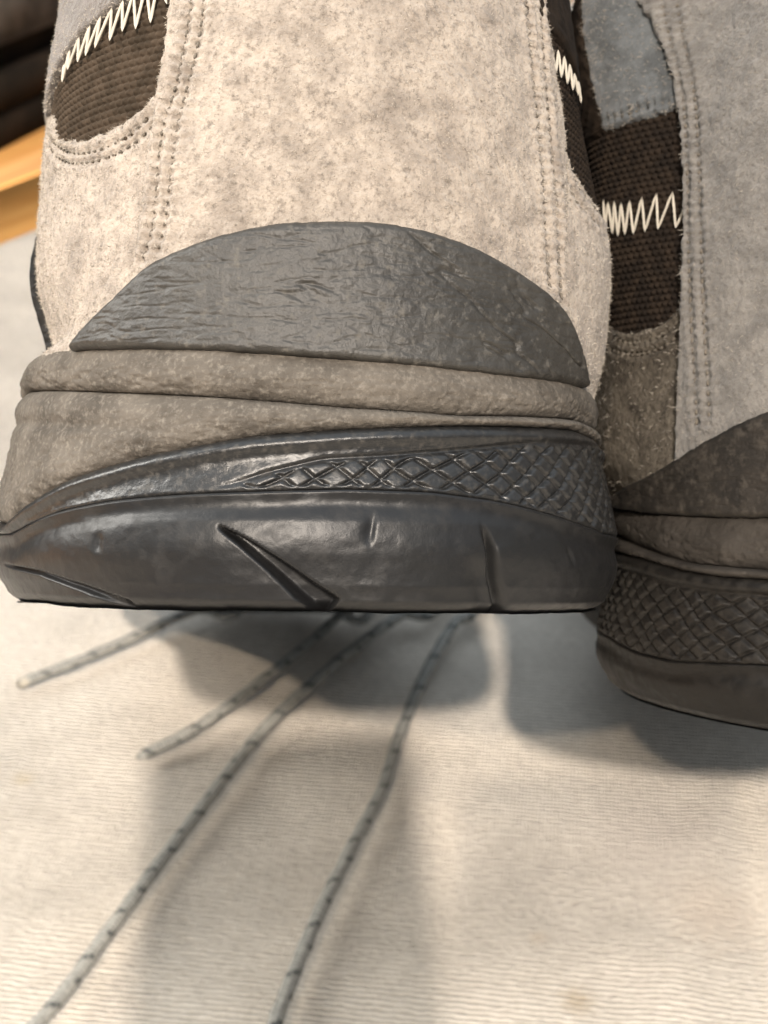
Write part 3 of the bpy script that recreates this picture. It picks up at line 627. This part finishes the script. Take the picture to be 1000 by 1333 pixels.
lace(A, rootA, [(30, 890, .3), (95, 862, z_), (165, 832, z_), (250, 795, z_), (330, 764, z_)], [(-3, 56, .3), (-4.5, 64, 3), (0, 52, 9)], True, rad=.14)
lace(B, rootB, [(178, 987, .25), (240, 955, z_), (310, 908, z_), (380, 855, z_), (440, 803, z_), (500, 758, z_)], [(3.5, 62, .3), (9, 66, 3), (12, 54, 8)], False, ph=.4, rad=.145)
lace(A, rootA, [(-60, 1440, z_), (55, 1325, z_), (150, 1205, z_), (235, 1092, z_), (300, 1005, z_), (365, 930, z_), (440, 862, z_), (520, 803, z_), (590, 752, z_)], [(6, 60, .3), (6.5, 66, 3), (4, 52, 9)], False, ph=.7, rad=.165)
lace(B, rootB, [(330, 1440, z_), (362, 1325, z_), (415, 1200, z_), (470, 1080, z_), (518, 965, .3), (555, 880, .3), (590, 815, z_), (640, 745, z_)], [(8, 60, .3), (13, 66, 3), (14, 56, 8)], False, ph=.2, rad=.165)
# ================================================================== cloth, floor and cabinet
a, b = ground(0, 311), ground(50, 290); e1 = (b - a); e1[2] = 0; e1 /= np.linalg.norm(e1); e2 = np.array([e1[1], -e1[0], 0])
def frame_obj(o, z):
    o.matrix_world = Matrix([[e1[0], e2[0], 0, a[0] * CM], [e1[1], e2[1], 0, a[1] * CM], [0, 0, -1 * (e1[0] * e2[1] - e1[1] * e2[0]) * -1, z * CM], [0, 0, 0, 1]])
# local axes of the floor frame: X along the plank line, Y = away from the cloth, Z up
def fr(o, z=0.0):
    y = -e2
    o.matrix_world = Matrix([[e1[0], y[0], 0, a[0] * CM], [e1[1], y[1], 0, a[1] * CM], [0, 0, 1, z * CM], [0, 0, 0, 1]])
mc = bpy.data.materials.new('cream knitted cloth'); mc.use_nodes = True; nt = mc.node_tree; N = nt.nodes; L = nt.links
bs = N['Principled BSDF']; bs.inputs['Roughness'].default_value = .95; bs.inputs['Specular IOR Level'].default_value = .1; bs.inputs['Sheen Weight'].default_value = .1
tc = N.new('ShaderNodeTexCoord')
mp = N.new('ShaderNodeMapping'); mp.inputs['Rotation'].default_value = (0, 0, math.atan2(e1[1], e1[0]) - math.radians(-7)); L.new(tc.outputs['Object'], mp.inputs['Vector'])
def wave(scale, dr, dist, prof='SIN'):
    n = N.new('ShaderNodeTexWave'); n.bands_direction = dr; n.wave_profile = prof; n.inputs['Scale'].default_value = scale; n.inputs['Distortion'].default_value = dist; n.inputs['Detail'].default_value = 2; n.inputs['Detail Scale'].default_value = 2
    L.new(mp.outputs[0], n.inputs['Vector']); return n
wy = wave(205, 'Y', 2.6); wx = wave(330, 'X', 3.0)
nb = N.new('ShaderNodeTexNoise'); nb.inputs['Scale'].default_value = 480; nb.inputs['Detail'].default_value = 8; nb.inputs['Roughness'].default_value = .7; L.new(tc.outputs['Object'], nb.inputs['Vector'])
nl = N.new('ShaderNodeTexNoise'); nl.inputs['Scale'].default_value = 11; nl.inputs['Detail'].default_value = 9; nl.inputs['Roughness'].default_value = .6; L.new(tc.outputs['Object'], nl.inputs['Vector'])
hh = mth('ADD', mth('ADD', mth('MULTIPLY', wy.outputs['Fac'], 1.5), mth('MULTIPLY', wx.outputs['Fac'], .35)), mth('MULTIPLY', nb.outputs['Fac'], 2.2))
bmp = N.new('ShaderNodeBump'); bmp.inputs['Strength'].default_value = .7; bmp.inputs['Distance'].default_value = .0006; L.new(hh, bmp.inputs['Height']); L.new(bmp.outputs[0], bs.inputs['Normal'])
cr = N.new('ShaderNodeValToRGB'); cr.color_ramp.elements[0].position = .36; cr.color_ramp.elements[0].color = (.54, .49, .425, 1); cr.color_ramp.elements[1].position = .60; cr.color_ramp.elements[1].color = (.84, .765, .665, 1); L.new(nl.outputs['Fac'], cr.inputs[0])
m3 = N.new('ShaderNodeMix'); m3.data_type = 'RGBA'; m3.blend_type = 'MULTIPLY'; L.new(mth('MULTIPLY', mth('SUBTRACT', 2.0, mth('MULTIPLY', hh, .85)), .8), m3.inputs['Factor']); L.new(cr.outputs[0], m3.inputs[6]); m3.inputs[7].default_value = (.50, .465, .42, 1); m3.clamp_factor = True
last = m3.outputs[2]
for (sx_, sy_, rr, cc) in [(752, 1296, .004, (.42, .33, .22)), (700, 1215, .0025, (.5, .42, .33)), (30, 1010, .003, (.5, .42, .3)), (930, 1180, .012, (.66, .56, .46)), (560, 1010, .010, (.66, .60, .52)), (855, 1080, .018, (.62, .55, .48))]:
    g_ = ground(sx_, sy_) - a; vx, vy = (g_ @ e1) * CM, (g_ @ e2) * -CM
    vm = N.new('ShaderNodeVectorMath'); vm.operation = 'DISTANCE'; L.new(tc.outputs['Object'], vm.inputs[0]); vm.inputs[1].default_value = (vx, vy, 0)
    dn = mth('ADD', vm.outputs['Value'], mth('MULTIPLY', mth('SUBTRACT', nb.outputs['Fac'], .5), rr * 1.6))
    mr = N.new('ShaderNodeMapRange'); mr.interpolation_type = 'SMOOTHSTEP'; mr.inputs['From Min'].default_value = rr * 1.5; mr.inputs['From Max'].default_value = rr * .1; mr.inputs['To Max'].default_value = .75; L.new(dn, mr.inputs['Value'])
    mm_ = N.new('ShaderNodeMix'); mm_.data_type = 'RGBA'; L.new(mr.outputs[0], mm_.inputs['Factor']); L.new(last, mm_.inputs[6]); mm_.inputs[7].default_value = (*cc, 1); last = mm_.outputs[2]
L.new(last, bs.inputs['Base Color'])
xs = np.linspace(-110, 110, 380); ys = -np.concatenate([[0, .12, .3], np.linspace(.6, 150, 300)])
X, Y = np.meshgrid(xs, ys, indexing='ij')
Zc = -.15 + .10 * fbm(np.stack([X * .06, Y * .06, X * 0], -1), 3, 200) + .025 * fbm(np.stack([X * .5, Y * .3, X * 0], -1), 2, 201)
for (sx_, sy_, ang, ln, wd_, ht) in [(15, 1000, 1.45, 1.2, .12, .10), (980, 1010, .9, 5, .5, .12), (890, 1230, 1.25, 7, .7, .14), (700, 1060, -.3, 6, .9, .10), (120, 1180, .5, 8, 1.0, .12), (420, 1290, .2, 7, .9, .08)]:
    g_ = ground(sx_, sy_) - a; dx_, dy_ = X - g_ @ e1, Y + g_ @ e2; an = ang - math.atan2(e1[1], e1[0]) + 0
    t_ = dx_ * math.cos(an) + dy_ * math.sin(an); n_ = -dx_ * math.sin(an) + dy_ * math.cos(an); Zc += ht * np.exp(-(t_ / ln) ** 2 - (n_ / wd_) ** 2)
XYw = a + X[..., None] * e1 + Y[..., None] * -e2; Zc += hump(XYw)
Zc -= .12 * np.exp(Y / .3); X = X + 0
edgew = np.exp(Y / 3); Y2 = Y + edgew * .25 * vnoise(np.stack([X * .15, X * 0, X * 0], -1), 7)
Vc = np.stack([X, Y2, Zc], -1)
Vp = np.concatenate([np.stack([X[:, :1], Y2[:, :1], X[:, :1] * 0 - .55], -1), Vc], 1)
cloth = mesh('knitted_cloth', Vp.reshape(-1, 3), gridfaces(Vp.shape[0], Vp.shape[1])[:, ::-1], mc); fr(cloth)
tag(cloth, 'cream knitted cloth spread flat under the laces and the shoe toes', 'cloth')
# boards
mw = bpy.data.materials.new('honey wood'); mw.use_nodes = True; nt = mw.node_tree; N = nt.nodes; L = nt.links
bs = N['Principled BSDF']; bs.inputs['Roughness'].default_value = .3; tc = N.new('ShaderNodeTexCoord'); mp = N.new('ShaderNodeMapping'); mp.inputs['Scale'].default_value = (4, 60, 4); L.new(tc.outputs['Object'], mp.inputs[0])
nw = N.new('ShaderNodeTexNoise'); nw.inputs['Scale'].default_value = 1.5; nw.inputs['Detail'].default_value = 8; L.new(mp.outputs[0], nw.inputs[0])
cr = N.new('ShaderNodeValToRGB'); cr.color_ramp.elements[0].position = .3; cr.color_ramp.elements[0].color = (.55, .22, .05, 1); cr.color_ramp.elements[1].position = .7; cr.color_ramp.elements[1].color = (.85, .46, .15, 1); L.new(nw.outputs[0], cr.inputs[0]); L.new(cr.outputs[0], bs.inputs['Base Color'])
V, F = box_vf(-140, 140, -160, 60, -1.8, -1.45)
fl_ = mesh('floor', V, F, M['lining'], None, smooth=False); fr(fl_); tag(fl_, 'honey coloured wooden floor beyond the cloth', kind='structure')
pme = None
for i in range(-2, 8):
    y0 = -18 + i * 12.4
    V, F = box_vf(-140, 140, y0 + .12, y0 + 12.4, -1.4, -.6); V[4:, 1] += [.08, .08, -.08, -.08]
    p = mesh('plank', V, F, mw, fl_, smooth=False)
# cabinet
ca, cb = ground(0, 196, -.6), ground(90, 150, -.6); f1_ = cb - ca; f1_[2] = 0; f1_ /= np.linalg.norm(f1_); f2_ = np.array([-f1_[1], f1_[0], 0])
md = mat('near black stained wood', (.022, .015, .010), .95, dark=(.010, .008, .006), dscale=25, spec=.05)
mg = mat('dusty grey panel', (.10, .085, .07), .9, dark=(.03, .025, .02), dscale=45)
cabr = bpy.data.objects.new('cabinet', None); SC.collection.objects.link(cabr)
cabr.matrix_world = Matrix([[f1_[0], f2_[0], 0, ca[0] * CM], [f1_[1], f2_[1], 0, ca[1] * CM], [0, 0, 1, -.6 * CM], [0, 0, 0, 1]])
tag(cabr, 'dark out of focus cabinet with greyish panels standing on the wooden floor', 'cabinet')
def cbox(n, *q, m=md):
    V, F = box_vf(*q); return mesh(n, V, F, m, cabr, smooth=False)
cbox('carcass', -60, 90, .8, 40, 1, 60); cbox('plinth', -59, 89, 0, .9, 0, 2.2); cbox('rail', -60, 90, -.3, .75, 2.3, 4.2); cbox('rail', -60, 90, -.3, .75, 12.2, 13.6)
for k in range(9): cbox('stile', -60 + k * 18, -58.4 + k * 18, -.35, .75, 4.25, 12.1)
for k in range(8): cbox('door_panel', -56 + k * 18, -45 + k * 18, .3, .79, 5.6, 10.8, m=mg)
cbox('countertop', -62, 92, -1.2, 41, 60.1, 62)
# the phone that takes the picture: its body throws the long soft shadow on the cloth
ph = bpy.data.objects.new('smartphone', None); SC.collection.objects.link(ph)
ph.matrix_world = camo.matrix_basis @ Matrix.Translation((0, 0, 0)) if False else Matrix.Translation(camo.location) @ camo.rotation_euler.to_matrix().to_4x4()
ph.matrix_world = ph.matrix_world @ Matrix.Rotation(math.radians(5), 4, 'Z')
tag(ph, 'dark smartphone held above the cloth to take the picture', 'phone')
V, F = box_vf(-5.0, 1.1, -13.0, 1.8, 1.2, 2.0)
bo = mesh('phone_body', V, F, M['rubber_cup'], ph, smooth=False)
bv = bo.modifiers.new('bevel', 'BEVEL'); bv.width = .006; bv.segments = 4
P = [(0, 0, .95), (0, 0, 1.25)]; V, F, _ = tube([(0, 0, .9), (0, 0, 1.0), (0, 0, 1.1), (0, 0, 1.25)], .55, 20); mesh('lens_ring', V, F, M['rubber_cup'], ph)
